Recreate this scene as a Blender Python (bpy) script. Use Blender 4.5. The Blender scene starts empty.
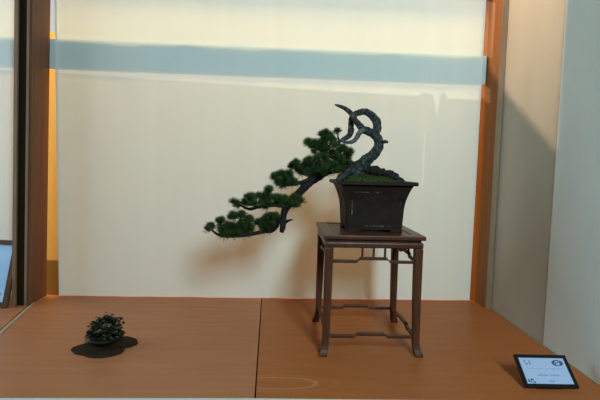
import bpy, bmesh, math, random
from mathutils import Vector, Matrix, noise
random.seed(7)
scene = bpy.context.scene
COL = scene.collection
R = math.radians

# ------------------------------------------------------------------ data (metres, traced on the tree)
TRUNK = [(0.429, 2.370, 0.866, 0.0447), (0.394, 2.360, 0.908, 0.0382), (0.433, 2.350, 0.951, 0.0329), (0.474, 2.350, 0.988, 0.0276), (0.506, 2.360, 1.031, 0.0250), (0.512, 2.370, 1.068, 0.0237), (0.482, 2.360, 1.103, 0.0237), (0.441, 2.340, 1.116, 0.0197), (0.408, 2.330, 1.130, 0.0171), (0.380, 2.325, 1.165, 0.0145), (0.358, 2.330, 1.198, 0.0132), (0.328, 2.340, 1.226, 0.0105), (0.298, 2.350, 1.239, 0.0084), (0.272, 2.355, 1.249, 0.0042)]
LOOP = [(0.492, 2.380, 1.095, 0.0184), (0.504, 2.390, 1.132, 0.0224), (0.501, 2.395, 1.170, 0.0224), (0.476, 2.400, 1.204, 0.0197), (0.438, 2.400, 1.221, 0.0174), (0.400, 2.395, 1.214, 0.0158), (0.371, 2.390, 1.192, 0.0153), (0.363, 2.385, 1.154, 0.0158), (0.364, 2.380, 1.117, 0.0158), (0.350, 2.370, 1.090, 0.0145), (0.323, 2.360, 1.073, 0.0116), (0.303, 2.350, 1.059, 0.0079)]
JIN = [(0.422, 2.325, 1.125, 0.0145), (0.397, 2.310, 1.103, 0.0132), (0.382, 2.305, 1.077, 0.0121), (0.365, 2.310, 1.059, 0.0105), (0.335, 2.315, 1.053, 0.0079), (0.310, 2.320, 1.060, 0.0063), (0.291, 2.320, 1.070, 0.0032)]
STUB = [(0.503, 2.370, 1.047, 0.0132), (0.519, 2.350, 1.060, 0.0100), (0.534, 2.335, 1.064, 0.0089), (0.550, 2.325, 1.060, 0.0063)]
ROOTR = [(0.432, 2.370, 0.930, 0.0316), (0.467, 2.350, 0.912, 0.0263), (0.506, 2.335, 0.903, 0.0250), (0.545, 2.320, 0.896, 0.0224), (0.585, 2.310, 0.885, 0.0197), (0.614, 2.300, 0.870, 0.0132), (0.633, 2.290, 0.858, 0.0066)]
ROOTL = [(0.392, 2.350, 0.923, 0.0237), (0.345, 2.310, 0.902, 0.0197), (0.309, 2.270, 0.879, 0.0171), (0.286, 2.245, 0.862, 0.0132), (0.265, 2.235, 0.857, 0.0066)]
ROOTM = [(0.404, 2.360, 0.924, 0.0237), (0.380, 2.370, 0.897, 0.0158), (0.371, 2.370, 0.865, 0.0158)]
CASC = [(0.406, 2.370, 0.924, 0.0289), (0.353, 2.370, 0.933, 0.0276), (0.300, 2.370, 0.929, 0.0263), (0.241, 2.360, 0.907, 0.0250), (0.178, 2.350, 0.866, 0.0237), (0.132, 2.340, 0.829, 0.0224), (0.091, 2.335, 0.781, 0.0197), (0.055, 2.330, 0.742, 0.0184), (0.030, 2.335, 0.707, 0.0184), (0.018, 2.340, 0.669, 0.0171), (0.016, 2.340, 0.627, 0.0163), (0.014, 2.340, 0.596, 0.0145), (0.009, 2.340, 0.577, 0.0105)]
NUB = [(0.026, 2.340, 0.633, 0.0105), (0.044, 2.325, 0.643, 0.0068), (0.065, 2.320, 0.649, 0.0032)]
LOWBR = [(0.015, 2.340, 0.659, 0.0132), (-0.008, 2.350, 0.636, 0.0132), (-0.018, 2.360, 0.608, 0.0121), (-0.044, 2.370, 0.582, 0.0121), (-0.084, 2.380, 0.575, 0.0111), (-0.125, 2.370, 0.567, 0.0105), (-0.177, 2.360, 0.558, 0.0100), (-0.229, 2.355, 0.552, 0.0089), (-0.271, 2.360, 0.548, 0.0079), (-0.316, 2.360, 0.554, 0.0068), (-0.347, 2.360, 0.573, 0.0058), (-0.367, 2.360, 0.601, 0.0045)]
MIDBR = [(0.055, 2.340, 0.744, 0.0132), (0.025, 2.330, 0.720, 0.0126), (-0.022, 2.320, 0.723, 0.0111), (-0.069, 2.320, 0.719, 0.0100), (-0.112, 2.325, 0.710, 0.0089), (-0.156, 2.320, 0.699, 0.0079), (-0.184, 2.320, 0.706, 0.0063), (-0.210, 2.320, 0.721, 0.0042)]
UPBR = [(0.167, 2.340, 0.864, 0.0118), (0.125, 2.320, 0.850, 0.0105), (0.083, 2.310, 0.837, 0.0095), (0.037, 2.310, 0.831, 0.0079), (0.001, 2.310, 0.840, 0.0058), (-0.017, 2.310, 0.858, 0.0037)]
TOPBR = [(0.326, 2.370, 0.932, 0.0132), (0.290, 2.340, 0.963, 0.0116), (0.250, 2.320, 0.982, 0.0089), (0.208, 2.320, 1.006, 0.0068), (0.172, 2.320, 1.023, 0.0053), (0.141, 2.320, 1.035, 0.0034)]
TOPTW = [(0.310, 2.340, 0.974, 0.0079), (0.299, 2.325, 1.024, 0.0063), (0.294, 2.320, 1.060, 0.0053), (0.285, 2.320, 1.095, 0.0039)]
PADTOP = [(0.135, 2.320, 1.058), (0.168, 2.320, 1.054), (0.202, 2.320, 1.052), (0.247, 2.320, 1.092), (0.226, 2.320, 1.109), (0.260, 2.320, 1.074), (0.222, 2.320, 1.073), (0.274, 2.320, 1.049), (0.238, 2.320, 1.033), (0.187, 2.320, 1.026)]
PADBALL = [(0.287, 2.320, 1.118)]
PADMAIN = [(0.058, 2.320, 0.933), (0.087, 2.320, 0.919), (0.122, 2.320, 0.932), (0.179, 2.320, 0.934), (0.226, 2.320, 0.940), (0.079, 2.320, 0.947), (0.127, 2.320, 0.958), (0.178, 2.320, 0.978), (0.102, 2.320, 0.922), (0.156, 2.320, 0.933), (0.219, 2.320, 0.986), (0.270, 2.320, 1.008), (0.299, 2.320, 0.981), (0.336, 2.320, 0.989), (0.343, 2.320, 1.010), (0.264, 2.320, 0.952), (0.308, 2.320, 0.947), (0.200, 2.320, 0.945), (0.235, 2.320, 0.961), (0.108, 2.320, 0.906), (0.154, 2.320, 0.910), (0.339, 2.320, 0.964), (0.327, 2.320, 1.020), (0.252, 2.320, 0.925), (0.294, 2.320, 0.916), (0.206, 2.320, 0.914), (0.311, 2.320, 1.035)]
PADUP = [(-0.030, 2.310, 0.878), (0.000, 2.310, 0.891), (0.041, 2.310, 0.892), (-0.017, 2.310, 0.852), (0.026, 2.310, 0.866), (0.070, 2.310, 0.854), (0.047, 2.310, 0.854), (0.011, 2.310, 0.833)]
PADMID = [(-0.228, 2.320, 0.734), (-0.184, 2.320, 0.745), (-0.152, 2.320, 0.774), (-0.117, 2.320, 0.775), (-0.141, 2.320, 0.741), (-0.085, 2.320, 0.773), (-0.055, 2.320, 0.810), (-0.054, 2.320, 0.774), (-0.016, 2.320, 0.772), (0.023, 2.320, 0.765), (0.065, 2.320, 0.763), (0.096, 2.320, 0.762), (-0.007, 2.320, 0.744), (0.042, 2.320, 0.745), (-0.102, 2.320, 0.737), (-0.069, 2.320, 0.743), (0.081, 2.320, 0.743)]
PADLOW = [(-0.371, 2.358, 0.607), (-0.319, 2.358, 0.641), (-0.308, 2.358, 0.597), (-0.277, 2.358, 0.617), (-0.231, 2.358, 0.667), (-0.205, 2.358, 0.671), (-0.248, 2.358, 0.609), (-0.209, 2.358, 0.618), (-0.190, 2.358, 0.629), (-0.235, 2.358, 0.583), (-0.268, 2.358, 0.574), (-0.185, 2.358, 0.594), (-0.163, 2.358, 0.653), (-0.151, 2.358, 0.603), (-0.292, 2.358, 0.577), (-0.203, 2.358, 0.578)]
PADSMALL = [(-0.107, 2.370, 0.634), (-0.079, 2.370, 0.653), (-0.094, 2.370, 0.611), (-0.048, 2.370, 0.665), (-0.022, 2.370, 0.670), (-0.052, 2.370, 0.630), (-0.068, 2.370, 0.606)]
SLAB = [(-1.007, 2.180), (-1.008, 2.205), (-0.997, 2.222), (-0.971, 2.257), (-0.942, 2.303), (-0.896, 2.330), (-0.841, 2.333), (-0.819, 2.350), (-0.791, 2.353), (-0.756, 2.335), (-0.726, 2.307), (-0.709, 2.262), (-0.728, 2.227), (-0.756, 2.209), (-0.750, 2.176), (-0.753, 2.143), (-0.787, 2.111), (-0.820, 2.095), (-0.856, 2.090), (-0.891, 2.099), (-0.918, 2.117), (-0.973, 2.140)]
CAM = ((0.998821, -0.041693, 0.024882), (-0.021586, 0.077711, 0.996742), (0.043491, 0.996104, -0.076719))
FLOOR1, FLOOR2 = (.40, .142, .060), (.49, .183, .083)
FLOOR3, FLOOR4 = (.36, .098, .026), (.445, .128, .035)
YELLOW = (.88, .54, .17)
PLINTH = 0
SUN_E = 2.75; SUN_PATCH_E = 165; WIN_E = 134; WALL_FILL_E = 42; YARD_E = 103; WORLD_E = .03
YARD_C = (1.0, .71, .24)
WIN_P = (.98, -1.2, 2.45); WIN_S = (.6, 1.15); WIN_T = (.2, 2.9, .6)

# ------------------------------------------------------------------ helpers
def new_obj(name, me, mat=None, parent=None, smooth=False):
    o = bpy.data.objects.new(name, me)
    COL.objects.link(o)
    if mat:
        for m in (mat if isinstance(mat, (list, tuple)) else [mat]):
            me.materials.append(m)
    if smooth:
        for p in me.polygons: p.use_smooth = True
    if parent: o.parent = parent
    return o

def thing(name, label, cat, loc=(0, 0, 0), rz=0, group=None):
    o = bpy.data.objects.new(name, None)
    o.empty_display_size = .05
    COL.objects.link(o)
    o.location = loc; o.rotation_euler = (0, 0, rz)
    tag(o, label, cat, group)
    return o

def tag(o, label, cat, group=None):
    o['label'] = label; o['category'] = cat
    if group: o['group'] = group
    return o

def bm_obj(name, bm, mat=None, parent=None, smooth=False, bevel=0, seg=2):
    bmesh.ops.recalc_face_normals(bm, faces=bm.faces)
    me = bpy.data.meshes.new(name); bm.to_mesh(me); bm.free()
    o = new_obj(name, me, mat, parent, smooth)
    if bevel:
        m = o.modifiers.new('bevel', 'BEVEL'); m.width = bevel; m.segments = seg; m.limit_method = 'ANGLE'
    return o

def box(bm, x0, x1, y0, y1, z0, z1, M=None):
    r = bmesh.ops.create_cube(bm, size=1)
    for v in r['verts']:
        v.co = Vector((x0 + (v.co.x + .5) * (x1 - x0), y0 + (v.co.y + .5) * (y1 - y0), z0 + (v.co.z + .5) * (z1 - z0)))
        if M: v.co = M @ v.co
    return r['verts']

def prism(bm, pts, a, b, f):
    """closed outline pts (u,v) extruded from a to b; f(u,v,w) -> xyz"""
    A = [bm.verts.new(f(u, v, a)) for u, v in pts]
    Bv = [bm.verts.new(f(u, v, b)) for u, v in pts]
    n = len(pts)
    bm.faces.new(A); bm.faces.new(Bv[::-1])
    for i in range(n):
        bm.faces.new((A[i], A[(i + 1) % n], Bv[(i + 1) % n], Bv[i]))

def struct(name, bm, mat, bevel=0):
    o = bm_obj(name, bm, mat, bevel=bevel)
    o['kind'] = 'structure'
    return o

def catmull(P, n=6):
    out = []
    Q = [P[0]] + list(P) + [P[-1]]
    for i in range(1, len(Q) - 2):
        p0, p1, p2, p3 = [Vector(q) for q in Q[i - 1:i + 3]]
        for k in range(n):
            t = k / n
            out.append(.5 * ((2 * p1) + (-p0 + p2) * t + (2 * p0 - 5 * p1 + 4 * p2 - p3) * t * t + (-p0 + 3 * p1 - 3 * p2 + p3) * t ** 3))
    out.append(Vector(Q[-1]))
    return out

def tube(bm, pts, sub=6, seg=12, rough=.16, freq=60, flute=.0, cap=True):
    """pts: (x,y,z,r). gnarled tube along a smooth path"""
    P = catmull([Vector(p) for p in pts], sub)
    prev = None; N = None
    for i, q in enumerate(P):
        c = q.to_3d() if len(q) == 3 else Vector(q[:3])
        r = max(q[3], .0004)
        a = Vector(P[max(i - 1, 0)][:3]); b = Vector(P[min(i + 1, len(P) - 1)][:3])
        t = (b - a)
        if t.length < 1e-9: t = Vector((0, 0, 1))
        t.normalize()
        if N is None:
            N = t.orthogonal().normalized()
        N = (N - t * N.dot(t)).normalized()
        Bn = t.cross(N)
        ring = []
        for k in range(seg):
            an = 2 * math.pi * k / seg
            d = N * math.cos(an) + Bn * math.sin(an)
            p = c + d * r
            s = 1 + rough * (noise.noise(p * freq) + .6 * noise.noise(p * freq * 2.7))
            if flute: s += flute * math.sin(3 * an + i * .35) + flute * .6 * math.sin(5 * an - i * .2)
            ring.append(bm.verts.new(c + d * r * s))
        if prev:
            for k in range(seg):
                bm.faces.new((prev[k], prev[(k + 1) % seg], ring[(k + 1) % seg], ring[k]))
        elif cap:
            bm.faces.new(ring[::-1])
        prev = ring
    if cap: bm.faces.new(prev)

# ------------------------------------------------------------------ materials
def mat(name, rough=.6, spec=.3):
    m = bpy.data.materials.new(name); m.use_nodes = True
    nt = m.node_tree; b = nt.nodes['Principled BSDF']
    b.inputs['Roughness'].default_value = rough
    b.inputs['Specular IOR Level'].default_value = spec
    return m, nt, b

def noise_mat(name, c1, c2, scale=(8, 8, 8), rough=.6, spec=.3, detail=6, lo=.3, hi=.7, bump=0, bscale=None, distort=0):
    m, nt, b = mat(name, rough, spec)
    tc = nt.nodes.new('ShaderNodeTexCoord'); mp = nt.nodes.new('ShaderNodeMapping')
    mp.inputs['Scale'].default_value = scale
    nt.links.new(tc.outputs['Object'], mp.inputs['Vector'])
    n = nt.nodes.new('ShaderNodeTexNoise'); n.inputs['Scale'].default_value = 1; n.inputs['Detail'].default_value = detail
    n.inputs['Distortion'].default_value = distort
    nt.links.new(mp.outputs[0], n.inputs['Vector'])
    r = nt.nodes.new('ShaderNodeValToRGB')
    r.color_ramp.elements[0].position = lo; r.color_ramp.elements[1].position = hi
    r.color_ramp.elements[0].color = (*c1, 1); r.color_ramp.elements[1].color = (*c2, 1)
    nt.links.new(n.outputs['Fac'], r.inputs['Fac']); nt.links.new(r.outputs['Color'], b.inputs['Base Color'])
    if bump:
        src = n
        if bscale:
            src = nt.nodes.new('ShaderNodeTexNoise'); src.inputs['Scale'].default_value = bscale; src.inputs['Detail'].default_value = 5
            nt.links.new(tc.outputs['Object'], src.inputs['Vector'])
        bp = nt.nodes.new('ShaderNodeBump'); bp.inputs['Strength'].default_value = bump; bp.inputs['Distance'].default_value = .01
        nt.links.new(src.outputs['Fac'], bp.inputs['Height']); nt.links.new(bp.outputs['Normal'], b.inputs['Normal'])
    return m

def plain(name, c, rough=.6, spec=.3):
    m, nt, b = mat(name, rough, spec)
    b.inputs['Base Color'].default_value = (*c, 1)
    return m

M = {}
M['floor'] = noise_mat('brown_board', FLOOR1, FLOOR2, (2.2, 26, 8), .45, .18, 8, .2, .8)
M['floor2'] = noise_mat('brown_board_light', FLOOR3, FLOOR4, (2.2, 26, 8), .45, .18, 8, .2, .8)
def grain_eye(m, cx, cy, rx, ry, col):
    # wood figure: a long eye-shaped loop of paler grain in the board
    nt = m.node_tree; b = nt.nodes['Principled BSDF']; src = b.inputs['Base Color'].links[0].from_socket
    tc = nt.nodes.new('ShaderNodeTexCoord'); mp = nt.nodes.new('ShaderNodeMapping')
    mp.inputs['Location'].default_value = (-cx / rx, -cy / ry, 0); mp.inputs['Scale'].default_value = (1 / rx, 1 / ry, 0)
    nt.links.new(tc.outputs['Object'], mp.inputs['Vector'])
    n = nt.nodes.new('ShaderNodeTexNoise'); n.inputs['Scale'].default_value = 1.6; n.inputs['Detail'].default_value = 3
    nt.links.new(mp.outputs[0], n.inputs['Vector'])
    ad = nt.nodes.new('ShaderNodeVectorMath'); ad.operation = 'MULTIPLY_ADD'
    ad.inputs[1].default_value = (.35, .35, 0)
    nt.links.new(n.outputs['Color'], ad.inputs[0]); nt.links.new(mp.outputs[0], ad.inputs[2])
    ln = nt.nodes.new('ShaderNodeVectorMath'); ln.operation = 'LENGTH'; nt.links.new(ad.outputs[0], ln.inputs[0])
    r = nt.nodes.new('ShaderNodeValToRGB'); e = r.color_ramp.elements
    e[0].position = 0; e[0].color = (0, 0, 0, 1); e[1].position = 1; e[1].color = (0, 0, 0, 1)
    for p, v in ((.46, 0), (.52, .8), (.57, .05), (.72, .0), (.76, .3), (.80, 0)):
        q = e.new(p); q.color = (v, v, v, 1)
    dv = nt.nodes.new('ShaderNodeMath'); dv.operation = 'MULTIPLY'; dv.inputs[1].default_value = .5
    nt.links.new(ln.outputs['Value'], dv.inputs[0]); nt.links.new(dv.outputs[0], r.inputs['Fac'])
    mx = nt.nodes.new('ShaderNodeMixRGB'); mx.inputs[2].default_value = (*col, 1)
    nt.links.new(r.outputs[0], mx.inputs[0]); nt.links.new(src, mx.inputs[1]); nt.links.new(mx.outputs[0], b.inputs['Base Color'])
grain_eye(M['floor2'], .035, 1.868, .165, .048, (.50, .25, .12))
M['white_trim'] = plain('white_trim', (.62, .62, .58), .6)
M['pale_tape'] = noise_mat('pale_edge', (.34, .26, .17), (.45, .36, .26), (20, 20, 20), .8, .08)
M['wood'] = noise_mat('red_brown_wood', (.135, .050, .025), (.19, .075, .038), (30, 30, 1.6), .5, .3, 6, .25, .75)
M['wood_edge'] = noise_mat('edge_wood', (.22, .13, .08), (.29, .175, .11), (40, 40, 3), .6, .2)
M['wood_post'] = noise_mat('post_wood', (.24, .088, .03), (.33, .125, .045), (30, 30, 1.6), .7, .06, 6, .25, .75)
M['dark'] = plain('dark_gap', (.02, .012, .006), .9, .05)
M['plaster'] = noise_mat('beige_plaster', (.44, .385, .30), (.52, .455, .365), (3, 3, 1.2), .9, .1, 6, .3, .7, .06, 60)
M['plaster2'] = noise_mat('grey_plaster', (.72, .745, .70), (.79, .82, .775), (3, 3, 2), .9, .1, 6, .3, .7, .06, 60)
M['rail'] = noise_mat('pale_rail', (.54, .57, .56), (.60, .63, .62), (5, 20, 20), .6, .2)
M['yellow'] = noise_mat('yellow_wall', YELLOW, tuple(c * 1.05 for c in YELLOW), (2, 2, 2), .9, .05)
M['ochre'] = plain('ochre_plinth', (.30, .17, .05), .9, .05)
M['ground'] = noise_mat('yard_ground', (.62, .42, .17), (.72, .5, .21), (4, 4, 4), .95, .05)
M['table'] = noise_mat('rosewood', (.058, .017, .0085), (.120, .036, .017), (60, 6, 6), .36, .3, 6, .3, .75)
M['table_leg'] = noise_mat('rosewood_leg', (.060, .018, .0085), (.120, .038, .018), (40, 40, 4), .42, .22, 6, .3, .75)
M['pot_foot'] = plain('pot_foot', (.03, .028, .026), .6, .3)
M['bark'] = noise_mat('grey_bark', (.010, .0095, .0098), (.13, .125, .128), (60, 60, 45), .62, .35, 10, .44, .78, 1.0, 120, 1.2)  # pale tones also stand in for lit highlights on the bark
M['bark_dark'] = noise_mat('dark_bark', (.007, .0055, .0048), (.032, .026, .022), (55, 55, 40), .8, .25, 10, .36, .72, .9, 110, 1.2)
M['jin'] = noise_mat('silver_deadwood', (.04, .039, .040), (.17, .165, .16), (40, 40, 90), .7, .25, 8, .35, .7, .5, 120)
M['moss'] = noise_mat('moss', (.018, .03, .006), (.07, .085, .022), (45, 45, 45), .95, .05, 8, .35, .68, .8, 160)
M['slab'] = noise_mat('dark_slab', (.026, .014, .008), (.044, .026, .016), (18, 18, 18), .8, .06)
M['bowl'] = noise_mat('brown_bowl', (.022, .010, .008), (.05, .022, .016), (30, 30, 30), .4, .4)
M['black'] = plain('black_plastic', (.010, .009, .009), .45, .2)
M['paper'] = plain('printed_card', (.44, .49, .70), .6, .15)
M['ink'] = plain('dark_ink', (.05, .08, .17), .6)
M['ink_grey'] = plain('grey_ink', (.20, .25, .42), .6)
M['ink_pale'] = plain('pale_ink', (.34, .38, .60), .6)
M['frame'] = noise_mat('dark_frame_wood', (.075, .036, .018), (.12, .06, .032), (30, 30, 4), .5, .3)
M['picture'] = noise_mat('blue_print', (.33, .52, .80), (.50, .66, .86), (6, 6, 6), .5, .3)
M['blue_ink'] = plain('blue_ink', (.10, .22, .52), .6)
M['metal'] = plain('black_metal', (.03, .03, .03), .5)

# glazed pot: dark brown-grey clay with pale mineral wear
def pot_mat():
    m, nt, b = mat('brown_clay', .55, .12)
    tc = nt.nodes.new('ShaderNodeTexCoord')
    n = nt.nodes.new('ShaderNodeTexNoise'); n.inputs['Scale'].default_value = 22; n.inputs['Detail'].default_value = 8
    nt.links.new(tc.outputs['Object'], n.inputs['Vector'])
    r = nt.nodes.new('ShaderNodeValToRGB')
    r.color_ramp.elements[0].position = .3; r.color_ramp.elements[1].position = .75
    r.color_ramp.elements[0].color = (.0155, .0084, .0056, 1); r.color_ramp.elements[1].color = (.029, .0155, .0105, 1)
    nt.links.new(n.outputs['Fac'], r.inputs['Fac'])
    nt.links.new(r.outputs['Color'], b.inputs['Base Color'])
    return m
M['pot'] = pot_mat()
M['wear'] = noise_mat('pale_mineral_wear', (.045, .038, .034), (.26, .24, .22), (120, 120, 120), .8, .1, 8, .45, .7)

def needle_mat(name, dark, light):
    m, nt, b = mat(name, .55, .25)
    g = nt.nodes.new('ShaderNodeNewGeometry')
    r = nt.nodes.new('ShaderNodeValToRGB')
    r.color_ramp.elements[0].color = (*dark, 1); r.color_ramp.elements[1].color = (*light, 1)
    nt.links.new(g.outputs['Random Per Island'], r.inputs['Fac'])
    nt.links.new(r.outputs['Color'], b.inputs['Base Color'])
    return m
M['needle'] = needle_mat('pine_needles', (.011, .026, .006), (.072, .118, .032))
M['leaf'] = needle_mat('dark_leaves', (.006, .008, .003), (.030, .034, .012))
_r = [n for n in M['leaf'].node_tree.nodes if n.type == 'VALTORGB'][0].color_ramp.elements
_r[1].position = .86; _e = _r.new(.93); _e.color = (.17, .12, .075, 1)
M['grass'] = needle_mat('moss_blades', (.03, .045, .008), (.085, .10, .03))

# thin woven cloth: reflects and lets light through
def sheet_mat():
    m = bpy.data.materials.new('thin_white_cloth'); m.use_nodes = True
    nt = m.node_tree; nt.nodes.clear()
    out = nt.nodes.new('ShaderNodeOutputMaterial')
    d = nt.nodes.new('ShaderNodeBsdfDiffuse'); t = nt.nodes.new('ShaderNodeBsdfTranslucent'); mx = nt.nodes.new('ShaderNodeMixShader')
    tc = nt.nodes.new('ShaderNodeTexCoord'); mp = nt.nodes.new('ShaderNodeMapping'); mp.inputs['Scale'].default_value = (9, 1, .35)
    n = nt.nodes.new('ShaderNodeTexNoise'); n.inputs['Scale'].default_value = 1; n.inputs['Detail'].default_value = 4
    r = nt.nodes.new('ShaderNodeValToRGB')
    r.color_ramp.elements[0].position = .3; r.color_ramp.elements[1].position = .7
    r.color_ramp.elements[0].color = (.825, .835, .81, 1); r.color_ramp.elements[1].color = (.85, .855, .83, 1)
    nt.links.new(tc.outputs['Object'], mp.inputs['Vector']); nt.links.new(mp.outputs[0], n.inputs['Vector'])
    nt.links.new(n.outputs['Fac'], r.inputs['Fac'])
    nt.links.new(r.outputs[0], d.inputs['Color']); nt.links.new(r.outputs[0], t.inputs['Color'])
    mx.inputs[0].default_value = .26
    nt.links.new(d.outputs[0], mx.inputs[1]); nt.links.new(t.outputs[0], mx.inputs[2]); nt.links.new(mx.outputs[0], out.inputs['Surface'])
    return m
M['sheet'] = sheet_mat()

# ------------------------------------------------------------------ setting
SY = 3.078                                   # plane of the cloth
SEAM = [(-.116, 3.14), (-.084, 1.735)]
def slab_poly(pts, z0=-.03, z1=0):
    bm = bmesh.new(); prism(bm, pts, z0, z1, lambda u, v, w: Vector((u, v, w))); return bm
struct('floor', slab_poly([(-1.620, 3.10), (SEAM[0][0] - .003, 3.10), (SEAM[1][0] - .003, 1.735), (-.35, 1.735), (-1.33, 1.731)]), M['floor'])
struct('floor.001', slab_poly([(SEAM[0][0] + .003, 3.10), (1.432, 3.10), (1.416, 1.712), (.3, 1.728), (SEAM[1][0] + .003, 1.735)]), M['floor2'])
struct('floor.002', slab_poly([(-3.2, 3.10), (-1.640, 3.10), (-1.361, 1.735), (-3.2, 1.735)]), M['floor'])
bm = bmesh.new(); box(bm, -.13, -.07, 1.74, 3.16, -.05, -.031)
struct('trim_1', bm, M['dark'])                                                        # underlay below the seam
struct('trim_2', slab_poly([(-1.588, 2.93), (-1.574, 2.93), (-1.327, 1.735), (-1.360, 1.735)], -.03, .003), M['pale_tape'])
struct('trim_3', slab_poly([(-3.2, 1.729), (-1.33, 1.7305), (-.35, 1.7345), (SEAM[1][0], 1.7345), (.3, 1.7275), (1.416, 1.7115), (1.416, 1.69), (-3.2, 1.69)], -.6, -.0005), M['white_trim'])                                            # white front edge of the platform

# right side: rough wall in two finishes
bm = bmesh.new(); box(bm, 1.432, 1.50, 2.30, 3.16, -.6, 2.7)
struct('wall_right', bm, M['plaster'])
bm = bmesh.new(); prism(bm, [(1.430, 2.2995), (1.416, 1.80), (1.50, 1.80), (1.50, 2.2995)], -.6, 2.7, lambda u, v, w: Vector((u, v, w)))
struct('wall_right_front', bm, M['plaster2'])
bm = bmesh.new(); prism(bm, [(1.431, 2.85), (1.418, 2.3), (1.410, 1.80), (1.417, 1.80), (1.424, 2.3), (1.4315, 2.85)], 0, .005, lambda u, v, w: Vector((u, v, w)))
struct('baseboard_right', bm, M['pale_tape'])
# right post
bm = bmesh.new(); box(bm, 1.390, 1.431, 2.91, 3.20, 0, 2.7)
struct('trim_4', bm, M['wood_post'], .002)
bm = bmesh.new(); box(bm, 1.3915, 1.4295, 2.902, 2.909, 0, 2.7)
struct('trim_5', bm, M['wood_edge'])
# left partition: two boards, the shade of their gap put in as a dark block, a little out of plumb
def lean(bm, k=.030):
    for v in bm.verts: v.co.x += k * (v.co.z - .95) / .95
    return bm
bm = bmesh.new(); box(bm, -1.582, -1.553, 2.873, 3.085, 0, 2.7)
struct('trim_6', lean(bm), M['wood'], .002)
bm = bmesh.new(); box(bm, -1.5815, -1.5665, 2.866, 2.8725, 0, 2.7)
struct('trim_7', lean(bm), M['wood_edge'])
bm = bmesh.new(); box(bm, -1.650, -1.628, 2.853, 3.072, 0, 2.7)
struct('trim_8', lean(bm), M['wood_edge'], .002)
bm = bmesh.new(); box(bm, -1.6275, -1.5825, 2.868, 3.072, 0, 2.7)
struct('trim_9', lean(bm), M['dark'])
# rail behind the cloth, wall above
bm = bmesh.new(); box(bm, -3.2, 1.389, 3.088, 3.10, 1.520, 1.712)
for v in bm.verts: v.co.z += -.004 * v.co.x
struct('trim_10', bm, M['rail'], .002)
bm = bmesh.new(); box(bm, -3.2, 1.50, 3.16, 3.20, 2.125, 3.2)
struct('wall_back', bm, M['wood'])

# yard wall behind the cloth: its top edge limits the low sun
YW = 4.2; KX = .45; KZ = .50; DY = YW - SY
def shift(x, z): return (x - KX * DY, z + KZ * DY)
top = lambda x: 1.448 - .0312 * x
bm = bmesh.new()
def quadpts(pts):
    prism(bm, [shift(*p) for p in pts], YW, YW + .012, lambda u, v, w: Vector((u, w, v)))
zb = -1.16
quadpts([(-3.6, zb), (-3.6, top(-3.6)), (.935, top(.935)), (.945, top(.94) + .03), (.972, top(.97) + .028), (.972, zb)])
quadpts([(.972, zb), (.972, .80), (.9845, .80), (.9845, zb)])
quadpts([(.972, 1.21), (.972, top(.97) + .028), (.9845, top(.98) + .025), (.9845, 1.21)])
quadpts([(.9845, zb), (.9845, top(.98) + .025), (1.02, top(1.02) + .02), (1.060, 1.285), (1.060, zb)])
quadpts([(1.060, zb), (1.060, 1.285), (1.078, top(1.07) + .03), (1.105, top(1.1) + .028), (1.115, top(1.12)), (3.2, top(3.2)), (3.2, zb)])
struct('wall_yard', bm, M['yellow'])
bm = bmesh.new(); box(bm, -4.2, 2.8, YW - .03, YW - .001, -.62, PLINTH)
struct('baseboard_yard', bm, M['ochre'])
bm = bmesh.new(); box(bm, -4.4, 2.9, 1.72, 4.9, -.66, -.6)
struct('floor_yard', bm, M['ground'])

# ------------------------------------------------------------------ cloth sheets
def cloth(name, x0, x1, y, z0, z1, label, seed):
    bm = bmesh.new(); nx = 120; nz = 24
    rows = []
    for j in range(nz + 1):
        z = z0 + (z1 - z0) * j / nz; row = []
        for i in range(nx + 1):
            x = x0 + (x1 - x0) * i / nx
            d = .0028 * math.sin(x * 9 + seed) + .002 * math.sin(x * 23 + seed * 2 + z * .6) + .003 * noise.noise(Vector((x * 3, z * 1.2, seed)))
            row.append(bm.verts.new((x, y + d * (1 - .3 * j / nz), z)))
        rows.append(row)
    for j in range(nz):
        for i in range(nx):
            bm.faces.new((rows[j][i], rows[j][i + 1], rows[j + 1][i + 1], rows[j + 1][i]))
    o = bm_obj(name, bm, M['sheet'], smooth=True)
    tag(o, label, 'curtain')
    # folded side hems
    for s, xe in ((1, x0), (-1, x1)):
        h = bmesh.new()
        xi = xe + s * HEM
        vs = []
        for j in range(nz + 1):
            z = z0 + (z1 - z0) * j / nz
            for x in (xe, xi):
                d = .0028 * math.sin(x * 9 + seed) + .002 * math.sin(x * 23 + seed * 2 + z * .6) + .003 * noise.noise(Vector((x * 3, z * 1.2, seed)))
                vs.append(h.verts.new((x, y + d * (1 - .3 * j / nz) - .0025, z)))
        for j in range(nz):
            h.faces.new((vs[2 * j], vs[2 * j + 1], vs[2 * j + 3], vs[2 * j + 2]))
        bm_obj('hem', h, M['sheet'], o, smooth=True)
    return o
HEM = .016
cloth('backdrop_cloth', -1.495, 1.358, SY, .004, 2.3, 'large white translucent cloth hanging behind the bonsai and its table', 1.3)
cloth('backdrop_cloth', -3.1, -1.66, SY, .004, 2.3, 'white cloth strip at far left beyond the brown wooden partition', 4.1)

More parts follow.
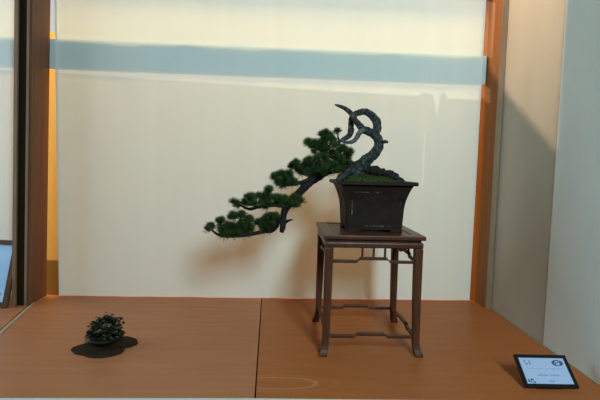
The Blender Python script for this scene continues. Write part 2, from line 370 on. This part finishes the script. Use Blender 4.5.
# ------------------------------------------------------------------ table
TX, TY, TZ = .463, 2.386, .600
tb = thing('display_table', 'dark rosewood display table with slender hoofed legs under the potted bonsai', 'table', (TX, TY, 0), R(-.2))
HX, HY = .249, .254          # half sizes of the top
bm = bmesh.new()
for x0, x1, y0, y1 in ((-HX, HX, -HY, -HY + .055), (-HX, HX, HY - .055, HY), (-HX, -HX + .055, -HY + .055, HY - .055), (HX - .055, HX, -HY + .055, HY - .055)):
    box(bm, x0, x1, y0, y1, TZ - .021, TZ)
top_o = bm_obj('table_top', bm, M['table'], tb, bevel=.004, seg=3)
bm = bmesh.new(); box(bm, -HX + .057, HX - .057, -HY + .057, HY - .057, TZ - .018, TZ - .0036)
bm_obj('panel', bm, M['table'], top_o, bevel=.0015)
bm = bmesh.new(); w_ = HX - .018; d_ = HY - .018
for x0, x1, y0, y1 in ((-w_, w_, -d_, -d_ + .02), (-w_, w_, d_ - .02, d_), (-w_, -w_ + .02, -d_ + .02, d_ - .02), (w_ - .02, w_, -d_ + .02, d_ - .02)):
    box(bm, x0, x1, y0, y1, TZ - .033, TZ - .0212)
bm_obj('waist', bm, M['table'], tb)
bm = bmesh.new(); w_ = HX - .008; d_ = HY - .008; za, zb_ = TZ - .063, TZ - .0332
for x0, x1, y0, y1 in ((-w_, w_, -d_, -d_ + .03), (-w_, w_, d_ - .03, d_), (-w_, -w_ + .03, -d_ + .03, d_ - .03), (w_ - .03, w_, -d_ + .03, d_ - .03)):
    box(bm, x0, x1, y0, y1, za, zb_)
bm_obj('apron', bm, M['table'], tb, bevel=.008, seg=3)
LW = .040
lx, ly = HX - .009, HY - .009
def leg(sx, sy):
    bm = bmesh.new()
    prof = []
    zs = [za + .0, .45, .30, .18, .11, .075, .05, .032, .018, .008, .0]
    off = [0, 0, .000, .001, .001, .0015, .004, .009, .015, .018, .018]
    wid = [LW, LW * .98, LW * .93, LW * .88, LW * .84, LW * .84, LW * .86, LW * .92, LW * .98, LW * 1.0, LW * .95]
    prev = None
    for z, o_, wd in zip(zs, off, wid):
        ox, oy = sx * (lx + o_), sy * (ly + o_)
        ix, iy = ox - sx * wd, oy - sy * wd
        ring = [bm.verts.new(c) for c in ((ox, oy, z), (ix, oy, z), (ix, iy, z), (ox, iy, z))]
        if prev:
            for k in range(4): bm.faces.new((prev[k], prev[(k + 1) % 4], ring[(k + 1) % 4], ring[k]))
        else: bm.faces.new(ring)
        prev = ring
    bm.faces.new(prev[::-1])
    bm_obj('leg', bm, M['table_leg'], tb, bevel=.003)
for sx in (-1, 1):
    for sy in (-1, 1): leg(sx, sy)

def stepped(span, z, t, rise):
    """outline of a straight bar whose middle third steps up"""
    a = span / 2; c = span * .17
    return [(-a, z - t / 2), (-c - .014, z - t / 2), (-c - .002, z - t / 2 + rise), (c + .002, z - t / 2 + rise), (c + .014, z - t / 2), (a, z - t / 2),
            (a, z + t / 2), (c + .008, z + t / 2), (c - .004, z + t / 2 + rise), (-c + .004, z + t / 2 + rise), (-c - .008, z + t / 2), (-a, z + t / 2)]
for axis, s in ((0, -1), (0, 1), (1, -1), (1, 1)):
    span = 2 * ((lx if axis == 0 else ly) - LW + .004)
    pos = s * ((ly if axis == 0 else lx) - LW / 2)
    f = (lambda u, v, w: Vector((u, w, v))) if axis == 0 else (lambda u, v, w: Vector((w, u, v)))
    bm = bmesh.new(); prism(bm, stepped(span, .092, .015, .011), pos - .010, pos + .010, f)
    bm_obj('stretcher', bm, M['table_leg'], tb, bevel=.002)
    bm = bmesh.new(); prism(bm, stepped(span, .468, .014, .015), pos - .009, pos + .009, f)
    rl = bm_obj('rail', bm, M['table_leg'], tb, bevel=.002)
    for q in (-.056, 0, .056):
        bm = bmesh.new(); prism(bm, [(q - .005, .486), (q + .005, .486), (q + .005, za + .004), (q - .005, za + .004)], pos - .006, pos + .006, f)
        bm_obj('spindle', bm, M['table_leg'], rl, bevel=.0015)

# ------------------------------------------------------------------ bonsai
PX, PY, PZ = .482, 2.374, TZ - .0033
bs = thing('potted_bonsai', 'old pine bonsai with twisted grey trunk cascading left from a brown rectangular pot', 'bonsai', (PX, PY, PZ), R(3))
bpy.context.view_layer.update()
INV = Matrix.Translation((PX, PY, PZ)) @ Matrix.Rotation(R(3), 4, 'Z')
INV = INV.inverted()
def loc(p):
    v = INV @ Vector(p[:3])
    return (v.x, v.y, v.z) + tuple(p[3:])
def rect_ring(bm, hx, hy, z, c, n=3):
    ring = []
    for cx, cy, a0 in ((hx - c, hy - c, 0), (-hx + c, hy - c, 90), (-hx + c, -hy + c, 180), (hx - c, -hy + c, 270)):
        for k in range(n + 1):
            a = R(a0 + 90 * k / n)
            ring.append(bm.verts.new((cx + c * math.cos(a), cy + c * math.sin(a), z)))
    return ring
def loft(bm, rings, close=True):
    for a, b in zip(rings, rings[1:]):
        n = len(a)
        for k in range(n): bm.faces.new((a[k], a[(k + 1) % n], b[(k + 1) % n], b[k]))
    if close: bm.faces.new(rings[0][::-1]); bm.faces.new(rings[-1])
PB = .012     # underside of the body
def body_half(z):
    t = (z - PB) / (.243 - PB)
    base = .142 + .010 * min(t / .75, 1)
    fl = max(0, (t - .42) / .58)
    return base + .034 * fl ** 2.2, (base + .034 * fl ** 2.2) * .74
bm = bmesh.new(); rings = []
for k in range(17):
    z = PB + (.243 - PB) * k / 16
    hx, hy = body_half(z)
    rings.append(rect_ring(bm, hx, hy, z, .006))
for hx, z in ((.200, .2425), (.2035, .246), (.2035, .259), (.200, .262), (.176, .262), (.174, .258), (.172, .235)):
    rings.append(rect_ring(bm, hx, hx - .048, z, .008))
loft(bm, rings)
pot = bm_obj('pot', bm, M['pot'], bs, bevel=.0012)
for sx in (-1, 1):
    for sy in (-1, 1):
        bm = bmesh.new(); x = sx * .112; y = sy * .076
        box(bm, x - .032, x + .032, y - .030, y + .030, 0, .0125)
        bm_obj('pot_foot', bm, M['pot'], pot, bevel=.003)
# raised picture frame on the four faces
def face_frame(axis, s):
    bm = bmesh.new()
    def P(u, z, out):
        hx, hy = body_half(z)
        q = (hy if axis == 0 else hx) + out
        return Vector((u, s * q, z)) if axis == 0 else Vector((s * q, u, z))
    half = .128 if axis == 0 else .083
    zA, zB, t = .030, .212, .009
    def strip(u0, u1, z0, z1, n):
        L = []
        for k in range(n + 1):
            z = z0 + (z1 - z0) * k / n
            L.append([bm.verts.new(P(u, z, o)) for u, o in ((u0, -.001), (u0, .003), (u1, .003), (u1, -.001))])
        for a, b in zip(L, L[1:]):
            for k in range(3): bm.faces.new((a[k], a[k + 1], b[k + 1], b[k]))
        bm.faces.new(L[0]); bm.faces.new(L[-1])
    strip(-half, -half + t, zA, zB, 10); strip(half - t, half, zA, zB, 10)
    strip(-half + t, half - t, zA, zA + t, 1); strip(-half + t, half - t, zB - t, zB, 1)
    o = bm_obj('frame_moulding', bm, M['pot'], pot)
    if axis == 0 and s == -1:
        def patch(u0, u1, z0, z1, n=8):
            # worn pale streak lying on the moulding edge
            bm = bmesh.new(); pr = None
            for k in range(n + 1):
                f_ = k / n
                if u1 - u0 > z1 - z0:
                    u = u0 + (u1 - u0) * f_; w2 = (z1 - z0) / 2 * (.4 + 1.2 * abs(noise.noise(Vector((u * 90, z0 * 50, 3))))); zc = (z0 + z1) / 2
                    cur = (bm.verts.new(P(u, zc - w2, .0036)), bm.verts.new(P(u, zc + w2, .0036)))
                else:
                    z = z0 + (z1 - z0) * f_; w2 = (u1 - u0) / 2 * (.4 + 1.2 * abs(noise.noise(Vector((u0 * 90, z * 70, 7))))); uc = (u0 + u1) / 2
                    cur = (bm.verts.new(P(uc - w2, z, .0036)), bm.verts.new(P(uc + w2, z, .0036)))
                if pr: bm.faces.new((pr[0], pr[1], cur[1], cur[0]))
                pr = cur
            bm_obj('mineral_stain', bm, M['wear'], pot)
        for a in ((-.128, -.122, .09, .165, 14), (-.03, .045, .030, .036, 14), (-.06, -.04, .031, .035), (.06, .085, .031, .034),
                  (-.115, -.045, .204, .209, 14), (-.02, .02, .205, .208), (.121, .126, .13, .155)): patch(*a)
face_frame(0, -1); face_frame(0, 1); face_frame(1, -1); face_frame(1, 1)

# moss mound
bm = bmesh.new(); rows = []
NX, NY = 44, 32
def moss_z(x, y):
    u, v = x / .172, y / .124
    e = max(0, (1 - abs(u) ** 2.6)) * max(0, (1 - abs(v) ** 2.6))
    return .250 + .040 * e ** .6 * (1 - .25 * u) + .006 * noise.noise(Vector((x * 22, y * 22, 1))) * min(1, e * 4) + .003 * noise.noise(Vector((x * 70, y * 70, 2)))
for j in range(NY + 1):
    row = []
    for i in range(NX + 1):
        x = -.172 + .344 * i / NX; y = -.124 + .248 * j / NY
        row.append(bm.verts.new((x, y, moss_z(x, y))))
    rows.append(row)
for j in range(NY):
    for i in range(NX): bm.faces.new((rows[j][i], rows[j][i + 1], rows[j + 1][i + 1], rows[j + 1][i]))
moss = bm_obj('moss', bm, M['moss'], bs, smooth=True)
bm = bmesh.new()
for k in range(5200):
    x = random.uniform(-.168, .168); y = random.uniform(-.12, .12); z = moss_z(x, y)
    a = random.uniform(0, 6.28); h = random.uniform(.003, .008); q = Vector((math.cos(a), math.sin(a), 0)) * .0011
    tip = Vector((x + random.gauss(0, .003), y + random.gauss(0, .003), z + h))
    b0 = Vector((x, y, z - .001))
    bm.faces.new([bm.verts.new(c) for c in (b0 - q, b0 + q, tip)])
g = bm_obj('moss_blades', bm, M['grass'], moss); g['kind'] = 'stuff'

def wood_part(name, paths, m, parent, label=None, **kw):
    bm = bmesh.new()
    for p in paths: tube(bm, [loc(q) for q in p], **kw)
    o = bm_obj(name, bm, m, parent, smooth=True)
    if label: o['label'] = label
    return o
trunk = wood_part('trunk', [TRUNK], M['bark'], bs, sub=9, seg=20, rough=.22, freq=55, flute=.06)
wood_part('looping_branch', [LOOP], M['bark'], trunk, 'bare grey branch bent into a loop', sub=8, seg=16, rough=.2, freq=60, flute=.05)
wood_part('dead_branch', [JIN], M['jin'], trunk, 'bleached silver dead branch', sub=7, seg=12, rough=.2, freq=80, flute=.05)
wood_part('branch_stub', [STUB], M['bark'], trunk, sub=6, seg=12, rough=.25, freq=80)
wood_part('root', [ROOTR], M['bark_dark'], trunk, sub=8, seg=18, rough=.55, freq=42, flute=.1)
wood_part('root', [ROOTL], M['bark'], trunk, sub=8, seg=16, rough=.25, freq=60, flute=.08)
wood_part('root', [ROOTM], M['bark_dark'], trunk, sub=6, seg=12, rough=.25, freq=60)
casc = wood_part('cascading_branch', [CASC, NUB], M['bark_dark'], trunk, 'thick dark branch sweeping down to the left', sub=8, seg=16, rough=.22, freq=60, flute=.05)

def needles(bm, c, dirn, n, L, spread, w):
    for k in range(n):
        d = (dirn + Vector((random.gauss(0, spread), random.gauss(0, spread), random.gauss(0, spread * .9)))).normalized()
        l = L * random.uniform(.75, 1.12)
        s = d.cross(Vector((random.gauss(0, 1), random.gauss(0, 1), random.gauss(0, 1)))).normalized() * w
        b0 = c + d * l * random.uniform(0, .12)
        mid = c + d * l * .6; tip = c + d * l
        v = [bm.verts.new(p) for p in (b0 - s * .6, b0 + s * .6, mid + s, tip, mid - s)]
        bm.faces.new(v)

def pad(br_paths, seeds, dup, depth, rad, parent, bname, up=.9, nn=170, nl=.039):
    """a branch with twigs to every needle tuft; one mesh of foliage on it"""
    bmw = bmesh.new(); bmn = bmesh.new()
    for p in br_paths: tube(bmw, [loc(q) for q in p], sub=6, seg=10, rough=.22, freq=70)
    spine = []
    for p in br_paths: spine += [Vector(q[:3]) for q in catmull([Vector(x) for x in p], 6)]
    if not spine: spine = [Vector(CASC[2][:3])]
    cen = sum((Vector(s) for s in seeds), Vector()) / len(seeds)
    for s in seeds:
        for k in range(dup):
            c = Vector(s)
            if k: c += Vector((random.gauss(0, rad * .3), random.uniform(-depth, depth), random.gauss(-.004, rad * .22)))
            else: c.y += random.uniform(-.3, .3) * depth
            base = min(spine, key=lambda q: (q - c).length + (0 if q.z < c.z else .05))
            out = (c - cen); out.z *= .3
            if out.length > 1e-4: out = out.normalized() * .35
            dirn = (Vector((0, 0, up)) + out + Vector((random.gauss(0, .15), random.gauss(0, .2), 0))).normalized()
            foot = c - dirn * nl * .5
            midp = base.lerp(foot, .55) + Vector((random.gauss(0, .004), random.gauss(0, .004), -.006))
            tube(bmw, [loc((*base, .0019)), loc((*midp, .0017)), loc((*foot, .0014)), loc((*(c), .0010))], sub=3, seg=5, rough=.1)
            lf = Vector(loc(foot)); ld = INV.to_3x3() @ dirn
            needles(bmn, lf, ld, nn, nl, .62, .0010)
    b = bm_obj(bname, bmw, M['bark_dark'], parent, smooth=True)
    f = bm_obj('needle_pad', bmn, M['needle'], b)
    return b
pad([TOPBR], PADTOP, 3, .045, .03, trunk, 'foliage_branch')
pad([TOPTW], PADBALL, 2, .006, .012, trunk, 'foliage_twig', nn=170, nl=.03)
pad([[CASC[0], CASC[1], CASC[2], CASC[3], CASC[4]], TOPBR[:4]], PADMAIN, 3, .075, .03, trunk, 'foliage_branch')
pad([UPBR], PADUP, 3, .05, .03, casc, 'foliage_branch')
pad([MIDBR], PADMID, 3, .06, .03, casc, 'foliage_branch')
pad([LOWBR], PADLOW, 4, .045, .028, casc, 'foliage_branch')
pad([LOWBR[:5]], PADSMALL, 4, .035, .025, casc, 'foliage_branch')

# ------------------------------------------------------------------ companion plant on its slab
bm = bmesh.new(); prism(bm, SLAB, 0, .008, lambda u, v, w: Vector((u, v, w)))
o = bm_obj('display_slab', bm, M['slab'], bevel=.002)
tag(o, 'thin dark free-form slab lying on the brown floor under the small plant', 'tray')
CX, CY = -.874, 2.245
cp = thing('companion_plant', 'small dark leafy plant in a shallow bowl on the flat dark slab', 'plant', (CX, CY, .008))
bm = bmesh.new(); rings = []
for r_, z in ((.038, 0), (.042, .002), (.044, .006), (.060, .014), (.074, .025), (.081, .035), (.084, .037), (.081, .0375), (.072, .031), (.05, .029)):
    rings.append([bm.verts.new((r_ * math.cos(6.2832 * k / 40), r_ * math.sin(6.2832 * k / 40), z)) for k in range(40)])
loft(bm, rings)
bm_obj('bowl', bm, M['bowl'], cp, smooth=True)
bm = bmesh.new(); rings = []
for k in range(7):
    a = k / 6 * math.pi / 2; rings.append([bm.verts.new((.076 * math.cos(a) * math.cos(6.2832 * q / 28) + 1e-5 * k, .076 * math.cos(a) * math.sin(6.2832 * q / 28), .030 + .018 * math.sin(a) + .003 * noise.noise(Vector((q * .9, k, 0))))) for q in range(28)])
loft(bm, rings, False)
bm_obj('soil', bm, M['bark_dark'], cp, smooth=True)
bms = bmesh.new(); bml = bmesh.new()
def leaf(bm, c, d, n, L, W):
    s = d.cross(n).normalized(); n = s.cross(d).normalized()
    pts = [(0, 0, 0), (.3, .42, .06), (.62, .5, .09), (.9, .28, .05), (1, 0, 0), (.9, -.28, .05), (.62, -.5, .09), (.3, -.42, .06)]
    vs = [bm.verts.new(c + d * (L * a) + s * (W * b) + n * (L * z)) for a, b, z in pts]
    m_ = bm.verts.new(c + d * L * .5)
    for i in range(8): bm.faces.new((vs[i], vs[(i + 1) % 8], m_))
for k in range(150):
    th = random.uniform(0, 6.2832); ph = math.acos(random.uniform(-.12, 1))
    rr = random.uniform(.6, 1.02)
    d = Vector((math.sin(ph) * math.cos(th), math.sin(ph) * math.sin(th), math.cos(ph)))
    tip = Vector((.004, 0, .045)) + Vector((d.x * .085 * rr, d.y * .078 * rr, d.z * .112 * rr))
    tip.x += .006 * (tip.z / .1)
    base = Vector((d.x * .025, d.y * .025, .035))
    mid = base.lerp(tip, .5) + Vector((0, 0, .014))
    tube(bms, [(*base, .0011), (*mid, .0009), (*tip, .0006)], sub=3, seg=4, rough=0)
    for q in range(random.randint(5, 8)):
        a = random.uniform(0, 6.2832)
        ld = (d * .5 + Vector((math.cos(a), math.sin(a), random.uniform(-.35, .4)))).normalized()
        t = random.uniform(.72, 1.0)
        p = base.lerp(tip, t) if t < .9 else tip
        leaf(bml, p, ld, (Vector((0, 0, 1)) + d * .8 + Vector((random.gauss(0, .3), random.gauss(0, .3), 0))).normalized(), random.uniform(.016, .025), random.uniform(.013, .019))
bm_obj('stems', bms, M['bark_dark'], cp)
bm_obj('foliage', bml, M['leaf'], cp)

# ------------------------------------------------------------------ name sign (tilted on a little stand)
SW, SH = .231, .149
sg = thing('name_sign', 'black framed pale blue information sign tilted back on the floor at right', 'sign', (1.174, 1.803, 0), R(-1.8))
TILT = R(38)
# local sign plane: x right, v up the slope
def S(x, v, n=0):
    return Vector((x, v * math.cos(TILT) - n * math.sin(TILT), .012 + v * math.sin(TILT) + n * math.cos(TILT)))
def plate(bm, x0, x1, v0, v1, n0, n1):
    prism(bm, [(x0, v0), (x1, v0), (x1, v1), (x0, v1)], n0, n1, lambda u, v, w: S(u, v, w))
b_ = .014
bm = bmesh.new()
plate(bm, -SW / 2, SW / 2, 0, b_, -.004, .006); plate(bm, -SW / 2, SW / 2, SH - b_, SH, -.004, .006)
plate(bm, -SW / 2, -SW / 2 + b_, b_, SH - b_, -.004, .006); plate(bm, SW / 2 - b_, SW / 2, b_, SH - b_, -.004, .006)
fr = bm_obj('sign_frame', bm, M['black'], sg)
bm = bmesh.new(); plate(bm, -SW / 2 + b_ - .001, SW / 2 - b_ + .001, b_ - .001, SH - b_ + .001, -.002, .002)
card = bm_obj('printed_card', bm, M['paper'], sg)
iw, ih = SW - 2 * b_, SH - 2 * b_
def U(a, b): return (-SW / 2 + b_ + a * iw, b_ + b * ih)
def mark(bm, a0, a1, b0, b1, n=.0026):
    (x0, v0), (x1, v1) = U(a0, b0), U(a1, b1); plate(bm, x0, x1, v0, v1, .0019, n)
def disc(bm, a, b, ra, rb, n0=.0019, n1=.0027, k=20):
    x, v = U(a, b)
    prism(bm, [(x + ra * iw * math.cos(6.2832 * i / k), v + rb * ih * math.sin(6.2832 * i / k)) for i in range(k)], n0, n1, lambda u, v_, w: S(u, v_, w))
def text_row(bm, a0, a1, b, h, gaps):
    a = a0
    rnd = random.Random(int(b * 1000))
    while a < a1:
        wd = rnd.uniform(.009, .016)
        if not any(g0 < a < g1 for g0, g1 in gaps):
            hh = h * rnd.uniform(.75, 1)
            mark(bm, a, a + wd * .35, b - hh / 2, b + hh / 2)
            mark(bm, a + wd * .35, a + wd, b - hh / 2 + (hh * .7 if rnd.random() < .5 else 0), b - hh / 2 + (hh if rnd.random() < .5 else hh * .35) + .001 + hh * .7 * 0)
        a += wd + .005
# two lines of small lettering, the number line below
bm = bmesh.new(); text_row(bm, .13, .90, .585, .045, [(.36, .375), (.47, .485), (.60, .612)]); bm_obj('lettering', bm, M['ink_pale'], card)
bm = bmesh.new(); text_row(bm, .30, .76, .335, .055, [(.515, .54)]); bm_obj('lettering', bm, M['ink_grey'], card)
bm = bmesh.new(); text_row(bm, .50, .575, .115, .085, []); bm_obj('lettering', bm, M['ink_grey'], card)
# emblems: top left trio, top right oval, bottom left pair
bm = bmesh.new()
for a, b, ra, rb in ((.125, .88, .018, .03), (.145, .76, .025, .045), (.225, .86, .022, .03), (.235, .77, .02, .028)): disc(bm, a, b, ra, rb)
mark(bm, .10, .115, .80, .92); mark(bm, .20, .215, .74, .82)
bm_obj('emblem', bm, M['ink_grey'], card)
bm = bmesh.new(); disc(bm, .83, .81, .125, .115); bm_obj('emblem', bm, M['ink'], card)
bm = bmesh.new(); disc(bm, .84, .805, .075, .078, .0026, .0031); 
bm_obj('emblem', bm, M['paper'], card)
bm = bmesh.new(); disc(bm, .90, .80, .03, .07, .003, .0036); disc(bm, .795, .80, .02, .035, .003, .0036); disc(bm, .845, .84, .018, .026, .003, .0036); bm_obj('emblem', bm, M['ink'], card)
bm = bmesh.new(); disc(bm, .068, .13, .022, .06); disc(bm, .135, .12, .034, .085); mark(bm, .165, .20, .04, .09); bm_obj('emblem', bm, M['ink'], card)
bm = bmesh.new(); disc(bm, .135, .10, .02, .05, .0026, .0032); disc(bm, .078, .16, .014, .03, .0026, .0032); bm_obj('emblem', bm, M['paper'], card)
# stand: wedge foot
bm = bmesh.new()
prism(bm, [(.012, 0), (.112, 0), (.108, .012), (.098, .072), (.092, .072), (.040, .030), (.012, .009)], -.06, .05, lambda u, v, w: Vector((w, u, v)))
bm_obj('stand', bm, M['black'], sg, bevel=.001)

# ------------------------------------------------------------------ framed print leaning in the left bay
FW, FH = .52, .415
pf = thing('picture_frame', 'dark wooden frame with pale blue print leaning at the left photo edge', 'picture', (-1.680 - FW / 2, 2.81, 0))
TL = R(17)
def G(x, v, n=0): return Vector((x, v * math.sin(TL) - n * math.cos(TL), v * math.cos(TL) + n * math.sin(TL) + .004))
def gplate(bm, x0, x1, v0, v1, n0, n1):
    prism(bm, [(x0, v0), (x1, v0), (x1, v1), (x0, v1)], n0, n1, lambda u, v, w: G(u, v, w))
b2 = .030
bm = bmesh.new()
gplate(bm, -FW / 2, FW / 2, 0, b2, -.008, .012); gplate(bm, -FW / 2, FW / 2, FH - b2, FH, -.008, .012)
gplate(bm, -FW / 2, -FW / 2 + b2, b2, FH - b2, -.008, .012); gplate(bm, FW / 2 - b2, FW / 2, b2, FH - b2, -.008, .012)
bm_obj('frame_border', bm, M['frame'], pf)
bm = bmesh.new(); gplate(bm, -FW / 2 + b2, FW / 2 - b2, b2, FH - b2, -.004, .004)
pr = bm_obj('print', bm, M['picture'], pf)
pf.rotation_euler = (0, R(2.5), 0); pf.location.z = .012
bm = bmesh.new()
for x, v, r_ in ((.165, .095, .022), (.19, .075, .016), (.14, .08, .018)):
    prism(bm, [(x + r_ * math.cos(6.2832 * i / 18), v + r_ * 1.3 * math.sin(6.2832 * i / 18)) for i in range(18)], .0039, .0046, lambda u, v_, w: G(u, v_, w))
bm_obj('printed_motif', bm, M['blue_ink'], pr)

# ------------------------------------------------------------------ added shuttered light above the cloth, stands in for sun on the right wall
LP = Vector((.1, 2.6, 3.0)); tpl = .15
WX = 1.432
lit = [(3.06, 1.56), (2.3, 1.034), (2.3, 2.75), (3.06, 2.75)]
H = []
for y, z in lit:
    w_pt = Vector((WX, y, z)); H.append(LP + (w_pt - LP) * tpl)
px_ = H[0].x
sp = thing('sun_stand_in', 'added black shuttered light above the cloth, standing in for sun on the right wall', 'light_helper', tuple(LP))
bm = bmesh.new()
cy_, cz_ = sum(h.y for h in H) / 4, sum(h.z for h in H) / 4
outer = [Vector((px_, LP.y + .40, LP.z - .75)), Vector((px_, LP.y - .5, LP.z - .75)), Vector((px_, LP.y - .5, LP.z + .35)), Vector((px_, LP.y + .40, LP.z + .35))]
for k in range(4):
    vs = [bm.verts.new(q - LP) for q in (H[k], H[(k + 1) % 4], outer[(k + 1) % 4], outer[k])]
    bm.faces.new(vs)
bm_obj('sun_patch_mask', bm, M['metal'], sp)  # added plate, its hole cuts the outline of the sun patch
bm = bmesh.new()
tube(bm, [(-.12, 0, .02, .05), (-.08, 0, .015, .055), (-.03, 0, .004, .055)], sub=2, seg=20, rough=0)
tube(bm, [(-.1, 0, .03, .012), (-.1, .25, .05, .012), (-.1, .53, .05, .012)], sub=4, seg=8, rough=0)
tube(bm, [(-.1, .25, .05, .008), (.1, .3, .05, .008), (px_ - LP.x, .3, .05, .008)], sub=4, seg=8, rough=0)
bm_obj('stand_in_body', bm, M['metal'], sp)
def light(name, kind, loc_, energy, color, parent=None, **kw):
    l = bpy.data.lights.new(name, kind); l.energy = energy; l.color = color
    for k, v in kw.items(): setattr(l, k, v)
    o = bpy.data.objects.new(name, l); COL.objects.link(o); o.location = loc_
    return o
def aim(o, target):
    d = Vector(target) - o.location
    o.rotation_euler = d.to_track_quat('-Z', 'Y').to_euler()
s = light('sun_stand_in_light', 'SPOT', LP, SUN_PATCH_E, (1.0, .74, .50), spot_size=R(62), spot_blend=.1, shadow_soft_size=.004)  # added beam in place of sunlight on the right wall
aim(s, (WX, 2.62, 2.05))
sun = light('sun', 'SUN', (-3, 8, 6), SUN_E, (1.0, .86, .60), angle=R(.5))
sun.rotation_euler = Vector((KX, -1, -KZ)).to_track_quat('-Z', 'Y').to_euler()
win = light('window_or_fill_light', 'AREA', WIN_P, WIN_E, (.63, .95, .985), shape='RECTANGLE', size=WIN_S[0], size_y=WIN_S[1])
aim(win, WIN_T)
wall_fill = light('window_or_fill_light', 'AREA', (-3.4, 2.2, 1.5), WALL_FILL_E, (.70, .90, 1.0), shape='RECTANGLE', size=1.8, size_y=1.8)  # added cool fill to brighten the right wall, no known window here
aim(wall_fill, (1.3, 2.2, 1.0))
yl = light('yard_fill', 'AREA', (0, 3.7, 2.9), YARD_E, YARD_C, shape='RECTANGLE', size=4.5, size_y=.4)  # added warm fill for the yard wall and the back of the cloth
aim(yl, (0, 3.75, 0))

W = bpy.data.worlds.new('sky'); scene.world = W; W.use_nodes = True
nt = W.node_tree; bg = nt.nodes['Background']
tc = nt.nodes.new('ShaderNodeTexCoord'); sp_ = nt.nodes.new('ShaderNodeSeparateXYZ')
nt.links.new(tc.outputs['Generated'], sp_.inputs[0])
mr = nt.nodes.new('ShaderNodeMapRange')                      # hazy glow of sky on the sun's side
mr.inputs['From Min'].default_value = .55; mr.inputs['From Max'].default_value = .95
mr.inputs['To Min'].default_value = WORLD_E; mr.inputs['To Max'].default_value = .8
nt.links.new(sp_.outputs['Y'], mr.inputs['Value']); nt.links.new(mr.outputs[0], bg.inputs['Strength'])
bg.inputs['Color'].default_value = (.95, .95, .93, 1)

# ------------------------------------------------------------------ camera
cam = bpy.data.cameras.new('camera'); co = bpy.data.objects.new('camera', cam); COL.objects.link(co)
r_, u_, f_ = [Vector(v) for v in CAM]
m = Matrix((r_, u_, -f_)).transposed().to_4x4(); m.translation = Vector((0, 0, .93))
co.matrix_world = m
cam.sensor_width = 36; cam.lens = 450 / 600 * 36; cam.clip_start = .02
scene.camera = co
scene.view_settings.view_transform = 'Standard'
scene.view_settings.look = 'None'
scene.view_settings.exposure = 0
